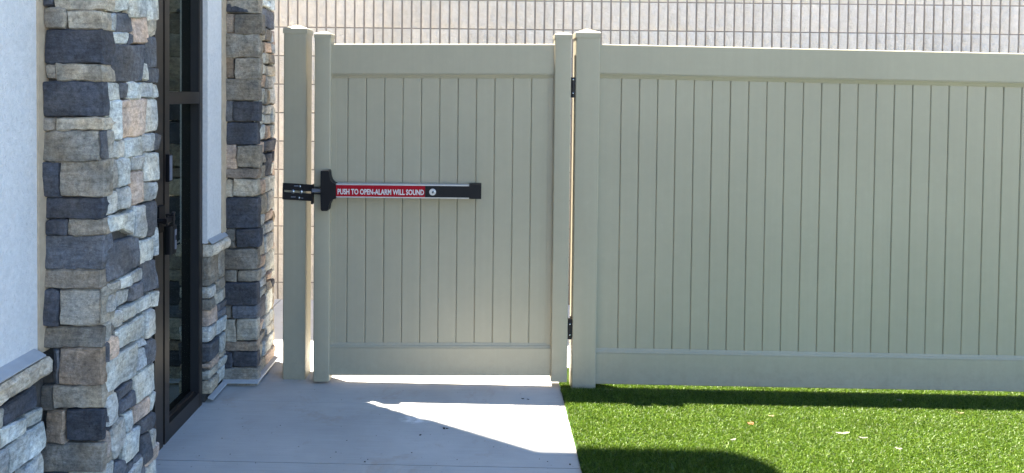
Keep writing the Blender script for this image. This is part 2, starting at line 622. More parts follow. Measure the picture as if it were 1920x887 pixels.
def stone_mesh(q, nrm, depth, seed, bulge=0.010, rag=0.004, ends=None):
    """rough block: quad q (4 world points, counter-clockwise seen from outside), face bulging along nrm"""
    q = [Vector(p) for p in q]
    wu = ((q[1] - q[0]).length + (q[2] - q[3]).length) / 2
    wv = ((q[3] - q[0]).length + (q[2] - q[1]).length) / 2
    nu, nv = max(5, min(12, int(wu / 0.022) + 3)), max(5, min(10, int(wv / 0.022) + 3))
    ru, rv = min(0.25, 0.0045 / max(wu, 0.01)), min(0.25, 0.0045 / max(wv, 0.01))

    def spread(n, r):
        inner = [r + (1 - 2 * r) * k / (n - 3) for k in range(n - 2)]
        return [0.0] + inner + [1.0]
    us, vs_ = spread(nu, ru), spread(nv, rv)
    off = Vector((seed * 7.13 % 97, seed * 3.7 % 89, seed * 1.9 % 83))
    rr = random.Random(seed)
    tilt = (rr.uniform(-1, 1) * 0.005, rr.uniform(-1, 1) * 0.005, rr.uniform(-0.004, 0.006))
    bm = bmesh.new()
    grid = []
    for j, v in enumerate(vs_):
        row = []
        for i, u in enumerate(us):
            p = (q[0] * (1 - u) + q[1] * u) * (1 - v) + (q[3] * (1 - u) + q[2] * u) * v
            eu, ev = min(u, 1 - u) * wu, min(v, 1 - v) * wv
            corner = max(0.0, 1 - eu / 0.016) * max(0.0, 1 - ev / 0.016)
            cen = (q[0] + q[1] + q[2] + q[3]) / 4
            p = p + (cen - p).normalized() * corner * 0.003
            edge = min(1.0, min(eu, ev) / 0.0045)
            lift = -0.0055 * (1 - edge) ** 1.5 + 0.35 * bulge * (1 - (2 * u - 1) ** 6) * (1 - (2 * v - 1) ** 6)
            lift += noise.noise(p * 14 + off) * 0.0045 + noise.noise(p * 42 + off) * 0.0034
            lift += tilt[0] * (2 * u - 1) + tilt[1] * (2 * v - 1) + tilt[2]
            jit = Vector((noise.noise(p * 34 + off), noise.noise(p * 34 + off + Vector((31, 0, 0))), noise.noise(p * 34 + off + Vector((0, 17, 0)))))
            jit -= nrm * jit.dot(nrm)
            row.append(bm.verts.new(p + nrm * lift + jit * rag * (1.7 if edge < 1 else 1.0)))
        grid.append(row)
    for j in range(nv - 1):
        for i in range(nu - 1):
            bm.faces.new((grid[j][i], grid[j][i + 1], grid[j + 1][i + 1], grid[j + 1][i]))
    rim = grid[0][:] + [grid[j][-1] for j in range(1, nv)] + grid[-1][-2::-1] + [grid[j][0] for j in range(nv - 2, 0, -1)]
    for d in (depth * 0.45, depth):
        back = []
        for vtx in rim:
            n2 = noise.noise(vtx.co * 30 + off) * 0.003
            back.append(bm.verts.new(vtx.co - nrm * (d if d == depth else d)))
            back[-1].co += Vector((n2, n2, n2)) * 0.6
        pass
        if d == depth * 0.45:
            first = back
            src = rim
        else:
            src = first
            # measured from the rim already moved once
            for k, vtx in enumerate(back):
                vtx.co = first[k].co - nrm * (depth * 0.55)
        n = len(rim)
        for k in range(n):
            bm.faces.new((src[k], back[k], back[(k + 1) % n], src[(k + 1) % n]))
    bm.faces.new(back[::-1])
    return bm


SEED = [100]


def stone(q, nrm, depth, colr, parent, bulge=0.010, name="stone", rag=0.004):
    SEED[0] += 1
    bm = stone_mesh(q, nrm, depth, SEED[0], bulge, rag)
    k = 1 + stone_rng.uniform(-0.10, 0.10)
    w = stone_rng.uniform(-0.02, 0.02)
    c = (colr[0] * k * (1 + w), colr[1] * k, colr[2] * k * (1 - w), 1)
    return build(name, bm, MT['stone'], parent, smooth=True, color=c, sharp=20)


NF, NS = Vector((0, -1, 0)), Vector((1, 0, 0))     # faces towards the camera, towards the lawn


def rect_front(za, zy, s, ox, oy, items, Y, parent, grow=1.1):
    """stones of a face towards the camera; items are (x0,y0,x1,y1,colour[,wrap depth])"""
    for it in items:
        x0, y0, x1, y1, c = it[:5]
        dep = it[5] if len(it) > 5 else 0.045
        a, b = ox + x0 / s - grow, ox + x1 / s + grow
        t, u = oy + y0 / s - grow * 0.6, oy + y1 / s + grow * 0.6
        q = [on_y(a, u, Y), on_y(b, u, Y), on_y(b, t, Y), on_y(a, t, Y)]
        stone(q, NF, dep, c, parent)


def quad_side(s, ox, oy, items, X, parent, grow=1.6):
    for it in items:
        c = it[-1]
        if isinstance(it[0], tuple):
            tl, tr, br, bl = it[:4]
        else:
            x0, y0, x1, y1 = it[:4]
            # courses that look level in the wall run towards the vanishing point
            tl, tr, br, bl = (x0, y0), (x1, y0), (x1, y1), (x0, y1)
        pts = [(bl[0] - grow, bl[1] + grow), (br[0] + grow, br[1] + grow), (tr[0] + grow, tr[1] - grow), (tl[0] - grow, tl[1] - grow)]
        q = [on_x(ox + px / s, oy + py / s, X) for px, py in pts]
        if X == CX:
            for p in q:
                p.y = max(p.y, CY + 0.020)
        stone(q, NS, 0.045, c, parent, bulge=0.012)


def course_fill(nrm, o, along, width, z0, z1, parent, rng, palette, hmin=0.05, hmax=0.115, wmin=0.07, wmax=0.19, joined=False, bulge=0.012, depth=0.045):
    """random ashlar: courses of uneven height along a wall face"""
    z = z0
    bms = []
    while z < z1 - 0.02:
        h = min(rng.uniform(hmin, hmax), z1 - z)
        if z1 - (z + h) < 0.035:
            h = z1 - z
        x = 0.0
        while x < width - 0.01:
            w = rng.uniform(wmin, wmax)
            if width - (x + w) < wmin * 0.75:
                w = width - x
            split = h > 0.085 and rng.random() < 0.35
            zz = [z, z + h * rng.uniform(0.4, 0.6), z + h] if split else [z, z + h]
            for a, b in zip(zz, zz[1:]):
                g = 0.003
                j = [rng.uniform(-0.006, 0.006) for _ in range(4)]
                q = [o + along * (x + g) + ZA * (a + g + j[0]), o + along * (x + w - g) + ZA * (a + g + j[1]),
                     o + along * (x + w - g) + ZA * (b - g + j[2]), o + along * (x + g) + ZA * (b - g + j[3])]
                c = rng.choice(palette)
                if joined:
                    SEED[0] += 1
                    bms.append(stone_mesh(q, nrm, depth, SEED[0], bulge))
                else:
                    stone(q, nrm, depth, c, parent, bulge)
            x += w
        z += h
    if joined:
        tot = bmesh.new()
        for b in bms:
            me = bpy.data.meshes.new("tmp")
            b.to_mesh(me)
            b.free()
            tot.from_mesh(me)
            bpy.data.meshes.remove(me)
        o_ = build("upper_stonework", tot, MT['stone'], parent, smooth=True, color=L2)
        o_["kind"] = "stuff"
        return o_


# ------------------------------------------------------------------ stone-clad building
ROOF_Z = 6.80
bld = thing("stone_clad_building", (-2.4, 1.5, 0), "white stucco building with ledgestone pilasters and a dark bronze glazed entrance, left of the gate", "building")
CX, CY, CW = -1.19, 2.225, 0.385        # near pilaster: side plane, front plane, width along the wall
FX, FY, FWD = -1.19, 3.685, 0.345       # far pilaster
NSX, FSX = -1.378, -1.345               # stucco planes near and far

box("stucco_wall", (-1.6, -6, on_x(30, 675, NSX).z - 0.012), (NSX, CY + 0.05, ROOF_Z), MT['stucco'], bld, label="white stucco wall beside the near pilaster")
box("stucco_wall", (-1.56, 3.452, 0.80), (FSX, FY + 0.05, ROOF_Z), MT['stucco'], bld, bevel=0.004, label="narrow white stucco strip between the sidelight and the far pilaster")
box("lintel_wall", (-1.57, CY + 0.055, 2.75), (-1.36, 3.448, ROOF_Z), MT['stucco'], bld)
box("base_wall", (-1.6, -6, -0.05), (-1.40, CY + 0.04, 0.80), MT['mortar'], bld)
box("base_wall", (-1.55, 3.47, -0.05), (-1.365, FY + 0.04, 0.78), MT['mortar'], bld)
box("back_wall", (-5.2, -6, -0.05), (-5.0, 3.90, ROOF_Z), MT['stucco'], bld)
box("end_wall", (-5.0, 3.80, -0.05), (-1.42, 3.90, ROOF_Z), MT['stucco'], bld)
box("end_wall", (-5.0, -6, -0.05), (-1.61, -5.8, ROOF_Z), MT['stucco'], bld)
box("interior_partition", (-2.9, 2.0, -0.02), (-2.8, 3.79, 2.9), MT['interior'], bld)
box("interior_floor", (-2.8, 2.3, -0.06), (-1.48, 3.79, -0.006), MT['interior'], bld)
box("interior_ceiling", (-2.8, 2.3, 2.78), (-1.6, 3.79, 2.85), MT['interior'], bld)
# roof with an eave whose outer corner is rounded
EX, EY, ER = -0.29, 3.906, 0.20
prof = [(-5.6, -6.6), (EX, -6.6)] + [(EX - ER + ER * math.cos(math.radians(a)), EY - ER + ER * math.sin(math.radians(a))) for a in range(0, 91, 10)] + [(-5.6, EY)]
bm = bmesh.new()
add_sweep(bm, prof, Vector((0, 0, ROOF_Z)), Vector((0, 0, ROOF_Z + 0.16)), XA, YA)
build("roof", bm, MT['roof'], bld)

# near pilaster
bm = bmesh.new()
add_box(bm, (-1.43, CY + 0.022, -0.05), (CX - 0.022, CY + CW - 0.012, 4.2))
pil = build("pilaster", bm, MT['mortar'], bld, label="near stone pilaster between the stucco wall and the entrance")
W = 0.062
rect_front(0, 0, 2.0, 0, 0, [
    (165, -30, 195, 25, D), (203, -30, 392, 38, T, 0.05), (165, 28, 248, 106, G), (252, 41, 390, 109, T, 0.06),
    (167, 111, 391, 238, D, W), (168, 241, 209, 299, G), (212, 240, 388, 303, T, W), (165, 306, 391, 438, D, 0.02),
    (162, 441, 204, 493, G2), (207, 442, 391, 488, T, W), (161, 491, 374, 605, G), (377, 490, 388, 596, D2, 0.02),
    (163, 607, 223, 738, D), (229, 602, 391, 738, G), (163, 741, 386, 821, D), (168, 825, 251, 881, D), (254, 822, 392, 882, G)], CY, pil)
rect_front(0, 0, 2.003, 0, 444, [
    (160, -5, 386, 124, D2), (158, 124, 384, 193, G2), (163, 197, 219, 336, D), (226, 197, 374, 334, G), (376, 190, 388, 330, T, 0.06),
    (158, 340, 386, 416, G2, 0.06), (197, 424, 218, 552, D2), (222, 418, 386, 556, B),
    (154, 562, 199, 656, G2), (204, 557, 386, 643, G, 0.055), (169, 655, 241, 778, B), (245, 648, 386, 768, D),
    (152, 780, 386, 881, G2, 0.06), (150, 886, 250, 960, D2), (254, 886, 386, 975, T), (150, 966, 300, 1090, G), (304, 980, 386, 1090, D),
    (150, 1096, 386, 1190, G2)], CY, pil)
quad_side(2.0, 0, 0, [
    (398, -60, 480, 40, L), (482, -60, 548, 66, L), (550, -60, 592, 76, L),
    (414, 52, 436, 119, L), (437, 47, 491, 124, D2), (493, 65, 552, 162, P), (554, 72, 580, 136, T),
    (416, 123, 477, 166, L), (478, 126, 493, 165, D2),
    (415, 168, 533, 306, D2), (535, 139, 586, 254, D2), (530, 236, 546, 303, L), (547, 256, 591, 312, D2),
    (394, 308, 455, 376, L), (456, 312, 478, 372, D2), (479, 309, 523, 372, L), (524, 310, 572, 366, L2), (574, 318, 586, 368, L),
    (393, 378, 413, 436, L), ((414, 376), (446, 374), (452, 525), (414, 527), L), ((449, 378), (552, 372), (546, 505), (453, 522), P), ((553, 372), (592, 372), (592, 490), (548, 495), L2),
    (392, 486, 414, 596, L2), ((415, 530), (472, 526), (474, 588), (415, 596), L2), ((473, 524), (540, 508), (542, 584), (474, 590), L), ((538, 500), (580, 498), (580, 566), (543, 572), L2), ((581, 500), (604, 502), (606, 558), (582, 566), D2),
    ((392, 601), (437, 598), (438, 706), (392, 720), L2), ((439, 596), (488, 590), (486, 690), (440, 702), L), ((490, 588), (540, 584), (540, 636), (490, 641), L2), ((487, 646), (540, 640), (542, 755), (494, 772), P), ((542, 576), (598, 570), (598, 672), (543, 682), L),
    ((386, 728), (436, 716), (438, 796), (386, 812), L2), ((438, 708), (493, 702), (494, 778), (440, 790), L2), ((543, 688), (582, 680), (584, 746), (543, 758), L2),
    ((392, 820), (468, 798), (470, 846), (394, 884), L), ((432, 846), (470, 800), (498, 784), (500, 880), L), ((499, 774), (545, 766), (548, 890), (503, 890), L2), ((547, 766), (588, 752), (592, 880), (550, 890), D2),
], CX, pil)
quad_side(2.003, 0, 444, [
    ((388, 30), (522, -8), (522, 106), (388, 178), D2), ((524, 18), (578, 3), (584, 84), (524, 108), L), ((578, -40), (588, -40), (590, 70), (584, 72), L2),
    ((390, 184), (444, 158), (446, 198), (392, 220), L2), ((446, 156), (485, 138), (486, 184), (447, 197), L), ((487, 138), (535, 112), (536, 162), (488, 182), L2), ((537, 94), (584, 80), (592, 190), (538, 212), D2),
    ((392, 226), (428, 214), (428, 276), (392, 292), L2), ((430, 210), (490, 190), (490, 244), (430, 272), L2), ((492, 186), (536, 172), (536, 222), (492, 242), D2), ((567, 208), (596, 205), (592, 264), (568, 268), L),
    ((456, 272), (565, 214), (566, 262), (460, 320), L), ((388, 338), (413, 294), (415, 362), (388, 410), L2), ((416, 286), (457, 276), (460, 334), (418, 350), L2),
    ((440, 356), (543, 288), (544, 370), (446, 428), L), ((546, 278), (576, 268), (586, 364), (547, 390), L2), ((388, 412), (400, 390), (408, 470), (390, 480), D2), ((402, 384), (450, 362), (446, 440), (410, 468), P),
    ((392, 476), (508, 400), (512, 518), (392, 600), L), ((510, 398), (544, 376), (545, 408), (511, 420), L2), ((511, 424), (545, 412), (547, 484), (513, 510), L2), ((547, 392), (579, 382), (578, 464), (549, 486), D2),
    ((511, 524), (582, 472), (583, 574), (517, 630), L), ((443, 578), (504, 530), (505, 566), (445, 620), D2), ((447, 628), (514, 572), (516, 620), (450, 672), D2),
    ((390, 614), (441, 578), (446, 688), (400, 720), L2), ((476, 666), (507, 646), (506, 708), (478, 740), L), ((509, 642), (563, 600), (562, 658), (512, 704), P), ((566, 588), (582, 580), (580, 640), (566, 656), L),
    ((388, 640), (399, 640), (400, 722), (388, 732), D2), ((386, 742), (410, 730), (412, 830), (386, 850), P), ((413, 726), (470, 672), (474, 752), (424, 842), L2), ((532, 690), (577, 658), (578, 714), (533, 740), D2),
    ((472, 744), (530, 708), (530, 808), (471, 864), L), ((533, 746), (560, 728), (562, 830), (536, 862), D2), ((563, 724), (580, 716), (578, 850), (565, 866), L2),
    ((388, 862), (424, 838), (428, 930), (388, 950), L2), ((430, 850), (466, 834), (466, 920), (432, 940), D2), ((470, 870), (508, 836), (510, 900), (470, 940), D2), ((511, 834), (545, 806), (545, 890), (512, 900), D2), ((548, 870), (578, 856), (578, 940), (548, 960), L2),
], CX, pil)
rg = random.Random(5)
course_fill(NS, Vector((CX, CY + 0.02, 0)), YA, CW - 0.03, -0.02, 0.26, pil, rg, [L, L2, D2, P, L], joined=False)
course_fill(NF, Vector((-1.375, CY, 0)), XA, 0.185, 1.93, 2.6, pil, rg, [D, G, T, G2], joined=False, hmin=0.06, hmax=0.16)
course_fill(NS, Vector((CX, CY + 0.02, 0)), YA, CW - 0.03, 1.98, 2.6, pil, rg, [L, L2, D2, P, L], joined=False)
course_fill(NS, Vector((CX, CY, 0)), YA, CW, 2.6, 4.2, pil, rg, [L], joined=True, hmin=0.09, hmax=0.16, wmin=0.12, wmax=0.25)

# far pilaster
bm = bmesh.new()
UPY = 3.868
add_box(bm, (-1.41, FY + 0.022, 0.035), (FX - 0.022, FY + FWD - 0.022, 2.12))
add_box(bm, (-1.41, FY + 0.023, 2.121), (FX - 0.022, UPY - 0.012, 4.25))
pil2 = build("pilaster", bm, MT['mortar'], bld, label="far stone pilaster next to the latch post")
rect_front(0, 0, 1.997, 260, 0, [
    (326, -60, 452, 50, G), (327, 51, 357, 123, B), (360, 53, 463, 129, G2), (322, 125, 450, 215, G), (320, 211, 353, 292, B), (360, 218, 454, 297, G),
    (320, 296, 448, 377, G2), (322, 376, 350, 456, D2), (352, 381, 450, 454, D), (321, 458, 446, 542, D), (320, 542, 364, 633, P), (368, 545, 452, 628, G),
    (319, 632, 446, 668, B), (317, 672, 350, 738, T), (353, 671, 442, 736, T), (316, 741, 446, 856, D), (322, 859, 362, 903, G2), (367, 859, 452, 926, D)], FY, pil2, 0.4)
rect_front(0, 0, 2.003, 260, 444, [
    (340, 14, 360, 46, G2), (312, 47, 446, 123, G2), (315, 126, 366, 170, G), (371, 126, 450, 169, G), (315, 173, 446, 257, D), (315, 259, 348, 306, G2), (352, 259, 444, 308, D2),
    (319, 309, 363, 397, T), (367, 311, 446, 389, T), (318, 396, 443, 429, B), (312, 432, 350, 492, D), (353, 430, 444, 490, D), (312, 493, 446, 577, G)], FY, pil2, 0.4)
rg = random.Random(21)
course_fill(NS, Vector((FX, FY + 0.035, 0)), YA, FWD - 0.055, 0.055, 1.98, pil2, rg, [L, L2, L, D2, P, G, T], hmin=0.055, hmax=0.13, wmin=0.08, wmax=0.16, bulge=0.016)
course_fill(Vector((0, 1, 0)), Vector((FX, FY + FWD, 0)), -XA, 0.22, 0.055, 1.98, pil2, rg, [L, G, T, P, L], hmin=0.09, hmax=0.18, wmin=0.1, wmax=0.2, bulge=0.016)
course_fill(NS, Vector((FX, FY, 0)), YA, UPY - FY, 2.14, 4.25, pil2, rg, [L], joined=True, hmin=0.10, hmax=0.17, wmin=0.16, wmax=0.25, bulge=0.02)
course_fill(NS, Vector((FX, FY + 0.035, 0)), YA, FWD - 0.055, 1.98, 2.13, pil2, rg, [L, L2, G])
course_fill(NF, Vector((-1.345, FY, 0)), XA, 0.15, 1.93, 2.6, pil2, rg, [G, D, B, G2], hmin=0.07, hmax=0.15)
box("corner_wall", (-1.42, FY + 0.01, 4.255), (FX + 0.004, UPY + 0.004, ROOF_Z), MT['stucco'], bld)
box("corner_wall", (-1.42, CY + 0.01, 4.205), (CX, CY + CW, ROOF_Z), MT['stucco'], bld)
# sloping weep flashing round its foot
bm = bmesh.new()
fl = [(0, 0.050), (0.024, 0.043), (0.026, 0.038), (0.024, 0.036), (0, 0.043)]
add_sweep(bm, [(-a, b) for a, b in fl], Vector((-1.35, FY - 0.002, 0)), Vector((FX + 0.024, FY - 0.002, 0)), YA, ZA)
build("weep_flashing", bm, MT['flashing'], bld)
bm = bmesh.new()
add_sweep(bm, fl, Vector((FX - 0.002, FY - 0.020, 0)), Vector((FX - 0.002, FY + FWD, 0)), XA, ZA)
build("weep_flashing", bm, MT['flashing'], bld)
bm = bmesh.new()
add_sweep(bm, fl, Vector((-1.345, 3.46, 0)), Vector((-1.345, FY - 0.034, 0)), XA, ZA)
build("weep_flashing", bm, MT['flashing'], bld)

# stone base courses under the two sills
base1 = box("stone_base", (-1.42, 0.2, -0.04), (-1.385, CY + 0.01, 0.70), MT['mortar'], bld, label="ledgestone base below the near sill")
quad_side(2.003, 0, 444, [
    ((-60, 700), (8, 645), (10, 715), (-60, 780), L2), ((12, 642), (148, 553), (150, 632), (14, 716), D), ((100, 668), (148, 636), (150, 692), (102, 724), L), ((0, 722), (98, 676), (102, 730), (0, 800), L),
    ((-60, 790), (-2, 730), (-2, 800), (-60, 860), T), ((28, 790), (166, 694), (164, 790), (36, 890), L), ((-40, 830), (24, 792), (26, 900), (-40, 940), L2), ((92, 872), (160, 806), (160, 900), (92, 950), L2)],
    -1.356, base1)
rg = random.Random(8)
course_fill(NS, Vector((-1.356, 0.3, 0)), YA, CY - 0.31, 0.0, 0.32, base1, rg, [L, L2, D2, T])
base2 = box("stone_base", (-1.40, 3.475, 0.05), (-1.36, FY + 0.01, 0.735), MT['mortar'], bld, label="narrow ledgestone base beside the sidelight")
rg = random.Random(14)
course_fill(NS, Vector((-1.340, 3.462, 0)), YA, FY - 3.462 - 0.006, 0.055, 0.735, base2, rg, [L, L2, P, D2, L, T, G], hmin=0.07, hmax=0.13, wmin=0.085, wmax=0.14, bulge=0.014, depth=0.055)


def sill(name, x, y0, y1, zt, zb, label):
    rows = []
    n = 26 if y1 - y0 < 1 else 120
    bm = bmesh.new()
    prof = [(-0.05, zt), (-0.006, zt - 0.006), (0.003, zt - 0.018), (0.004, (zt + zb) / 2), (0.002, zb + 0.012), (-0.008, zb), (-0.05, zb)]
    for k in range(n + 1):
        y = y0 + (y1 - y0) * k / n
        r = []
        for i, (dx, z) in enumerate(prof):
            p = Vector((x + dx, y, z))
            if 0 < i < 6:
                p.x += noise.noise(p * 30) * 0.008 + noise.noise(p * 80) * 0.007
                p.z += noise.noise(p * 25 + Vector((9, 0, 0))) * 0.004
            r.append(bm.verts.new(p))
        rows.append(r)
    m = len(prof)
    for a, b in zip(rows, rows[1:]):
        for i in range(m):
            j = (i + 1) % m
            bm.faces.new((a[i], a[j], b[j], b[i]))
    bm.faces.new(rows[0][::-1])
    bm.faces.new(rows[-1])
    return build(name, bm, MT['stone'], bld, smooth=True, color=(0.52, 0.455, 0.36, 1), label=label, sharp=22)


zt1, zb1 = on_x(30, 703, -1.337).z, on_x(30, 744, -1.337).z
sill("stone_sill", -1.337, 0.3, CY - 0.03, zt1, zb1, "rough cut sill stone under the near stucco wall")
zt2, zb2 = 0.795, 0.735
sill("stone_sill", -1.318, 3.455, FY - 0.012, zt2, zb2, "short sill stone under the narrow stucco strip")
for x, y0, y1, zt, zs in ((-1.337, 0.3, CY - 0.045, zt1, on_x(30, 675, NSX).z), (-1.318, 3.456, FY - 0.02, zt2, 0.815)):
    bm = bmesh.new()
    w = x - 0.004 - (NSX if y0 < 1 else FSX)
    pr = [(-w, zs + 0.004 - zt), (-w * 0.55, 0.016), (0.0, 0.004), (0.0, 0.001), (-w * 0.6, 0.011), (-w, zs - 0.001 - zt)]
    add_sweep(bm, pr, Vector((x - 0.004, y0, zt)), Vector((x - 0.004, y1, zt)), XA, ZA)
    build("sill_flashing", bm, MT['flashing'], bld)
# sealant joints between stucco and stone
bm = bmesh.new()
add_box(bm, (-1.40, CY - 0.028, on_x(30, 675, NSX).z - 0.02), (NSX + 0.007, CY + 0.03, ROOF_Z - 0.01))
build("sealant_joint", bm, MT['sealant'], bld, bevel=0.005)
bm = bmesh.new()
add_box(bm, (-1.40, FY - 0.055, 0.812), (FSX + 0.005, FY + 0.03, ROOF_Z - 0.01))
build("sealant_joint", bm, MT['sealant'], bld, bevel=0.004)

# glazed entrance: door leaf hidden behind the near pilaster, sidelight in view
DX, GX = -1.368, -1.411
FR0, FR1 = 2.60, 3.450
bm = bmesh.new()
add_box(bm, (-1.47, 3.415, 0.0), (DX, FR1, 2.75))
add_box(bm, (-1.47, FR0, 2.69), (DX + 0.001, 3.414, 2.749))
build("door_frame", bm, MT['bronze'], bld, bevel=0.002)
box("jamb_shade_sheet", (GX + 0.001, 3.4110, 0.0905), (DX - 0.004, 3.4148, 2.688), MT['darkbronze'], bld)  # thin near-black sheet painting the recess shade onto the jamb's inner face
door = box("door", (-1.462, 2.955, 0.012), (DX, 3.030, 2.68), MT['bronze'], bld, bevel=0.002)
box("bottom_rail", (-1.46, 2.62, 0.012), (DX, 2.954, 0.20), MT['bronze'], door, bevel=0.002)
box("mid_rail", (-1.46, 2.62, 0.98), (DX, 2.954, 1.06), MT['bronze'], door, bevel=0.002)
box("glass", (GX - 0.006, 2.62, 0.19), (GX, 2.96, 2.68), MT['glass'], door)
box("gasket", (-1.46, 3.031, 0.0), (DX - 0.012, 3.046, 2.69), MT['darkbronze'], bld)
box("threshold", (-1.47, 2.61, -0.001), (-1.315, 3.045, 0.010), MT['bronze'], bld, bevel=0.002)
for k in range(4):
    box("threshold_rib", (-1.36 + k * 0.012, 2.615, 0.010), (-1.354 + k * 0.012, 3.04, 0.014), MT['darkbronze'], bld)
side = box("sidelight", (-1.47, 3.047, 0.0), (DX, 3.090, 2.689), MT['bronze'], bld, bevel=0.002, label="narrow glazed panel beside the door reflecting stonework")
box("bottom_rail", (-1.469, 3.091, 0.004), (DX - 0.001, 3.414, 0.090), MT['bronze'], side, bevel=0.002)
zr0, zr1 = on_x(340, 195, DX).z, on_x(340, 172, DX).z
box("mid_rail", (-1.469, 3.091, zr0), (DX - 0.001, 3.414, zr1), MT['bronze'], side, bevel=0.002)
box("glass", (GX - 0.006, 3.091, 0.091), (GX, 3.414, zr0 - 0.001), MT['glass'], side)
box("glass", (GX - 0.006, 3.091, zr1 + 0.001), (GX, 3.414, 2.688), MT['glass'], side)
box("glazing_stop", (GX + 0.002, 3.092, 0.091), (GX + 0.020, 3.413, 0.101), MT['bronze'], side)
box("sealant_strip", (DX - 0.002, 3.05, -0.002), (DX + 0.020, 3.452, 0.007), MT['flashing'], bld, bevel=0.002)
# small aluminium housing on the sidelight frame
za, zb = on_x(316, 343, -1.34).z, on_x(316, 291, -1.34).z
bm = bmesh.new()
add_box(bm, (DX + 0.001, 3.052, za), (DX + 0.016, 3.080, zb))
hs = build("card_reader", bm, MT['blackmetal'], bld, bevel=0.005, smooth=True)
bm = bmesh.new()
add_box(bm, (DX + 0.0150, 3.0545, za + 0.006), (DX + 0.0185, 3.0775, zb - 0.006))
build("cover", bm, MT['silver'], hs, bevel=0.001)
# door handle: plate, lever
zc = on_x(303, 412, -1.35).z
LX, LY = DX + 0.050, 2.985
bm = bmesh.new()
add_box(bm, (DX + 0.001, 2.965, zc - 0.055), (DX + 0.014, 3.018, zc + 0.055))
hd = build("handle", bm, MT['blackmetal'], door, bevel=0.005, smooth=True)
bm = bmesh.new()
add_sweep(bm, rounded(0.022, 0.022, 0.009, 3), Vector((DX + 0.013, 2.945, zc)), Vector((LX + 0.008, 2.945, zc)), YA, ZA)
add_sweep(bm, rounded(0.018, 0.026, 0.008, 3), Vector((LX, 2.934, zc)), Vector((LX, LY + 0.028, zc)), XA, ZA)
add_sweep(bm, rounded(0.014, 0.020, 0.006, 3), Vector((LX, LY + 0.020, zc + 0.004)), Vector((LX, LY + 0.030, zc + 0.026)), XA, YA)
build("handle_lever", bm, MT['blackmetal'], door, smooth=True)
# key lockbox hanging from the lever
zl0, zl1 = zc - 0.142, zc - 0.026
lb = thing("key_lockbox", (LX, LY, zl0), "black key lockbox with a pale plate hanging from the door lever", "lockbox")
bm = bmesh.new()
add_sweep(bm, rounded(0.040, 0.052, 0.015, 4), Vector((LX, LY, zl0)), Vector((LX, LY, zl1)), XA, YA)
build("body", bm, MT['black'], lb, bevel=0.006, smooth=True)
bm = bmesh.new()
add_box(bm, (LX + 0.0195, LY - 0.003, zl0 + 0.018), (LX + 0.0215, LY + 0.014, zl1 - 0.016))
build("plate", bm, MT['silver'], lb, bevel=0.0008)
bm = bmesh.new()
add_box(bm, (LX + 0.0216, LY + 0.001, zl0 + 0.056), (LX + 0.0236, LY + 0.011, zl0 + 0.076))
build("dial", bm, MT['black'], lb, bevel=0.001)
bm = bmesh.new()
for s in (-1, 1):
    add_sweep(bm, rounded(0.008, 0.008, 0.0035, 3), Vector((LX + s * 0.014, LY, zl1 - 0.004)), Vector((LX + s * 0.014, LY, zc + 0.018)), XA, YA)
add_sweep(bm, rounded(0.008, 0.008, 0.0035, 3), Vector((LX - 0.018, LY, zc + 0.019)), Vector((LX + 0.018, LY, zc + 0.019)), YA, ZA)
build("shackle", bm, MT['blackmetal'], lb, smooth=True)

# ------------------------------------------------------------------ scored block wall
WY = 5.24
SC = 17.75 / FOC * WY            # one scored strip
CH = 53.4 / FOC * WY             # one course
wall = thing("block_wall", (1.0, WY + 0.1, 0), "long cream split-face block wall with vertical scores rising behind the gate and fence", "wall")
p0 = on_y(558, 51, WY)
GROOVE, MORT = 0.0130, 0.012


def block_mesh(seed):
    bm = bmesh.new()
    rr = random.Random(seed)
    W6 = SC * 6
    h = CH - MORT * 0.75
    for k in range(6):
        x0, x1 = -W6 / 2 + k * SC + GROOVE / 2, -W6 / 2 + (k + 1) * SC - GROOVE / 2
        nx, nz = 5, 10
        lift0 = rr.uniform(-0.002, 0.003)
        rows = []
        for j in range(nz):
            row = []
            for i in range(nx):
                u, v = i / (nx - 1), j / (nz - 1)
                p = Vector((x0 + (x1 - x0) * u, 0, -h / 2 + h * v))
                e = 0.0 if i in (0, nx - 1) or j in (0, nz - 1) else 1.0
                y = -0.004 * e - lift0 * e + (noise.noise(p * 30 + Vector((seed * 5.1, 0, k * 3))) * 0.009 + noise.noise(p * 90 + Vector((seed * 2.1, 9, k))) * 0.006) * (0.35 + 0.65 * e)
                p.y = y
                row.append(bm.verts.new(p))
            rows.append(row)
        for j in range(nz - 1):
            for i in range(nx - 1):
                bm.faces.new((rows[j][i], rows[j][i + 1], rows[j + 1][i + 1], rows[j + 1][i]))
        rim = rows[0][:] + [r[-1] for r in rows[1:]] + rows[-1][-2::-1] + [rows[j][0] for j in range(nz - 2, 0, -1)]
        back = [bm.verts.new((v.co.x, 0.02, v.co.z)) for v in rim]
        for q in range(len(rim)):
            r_ = (q + 1) % len(rim)
            bm.faces.new((rim[q], back[q], back[r_], rim[r_]))
    bmesh.ops.recalc_face_normals(bm, faces=bm.faces)
    me = bpy.data.meshes.new("block")
    bm.to_mesh(me)
    bm.free()
    for p in me.polygons:
        p.use_smooth = True
    me.set_sharp_from_angle(angle=math.radians(40))
    me.materials.append(MT['block'])
    return me


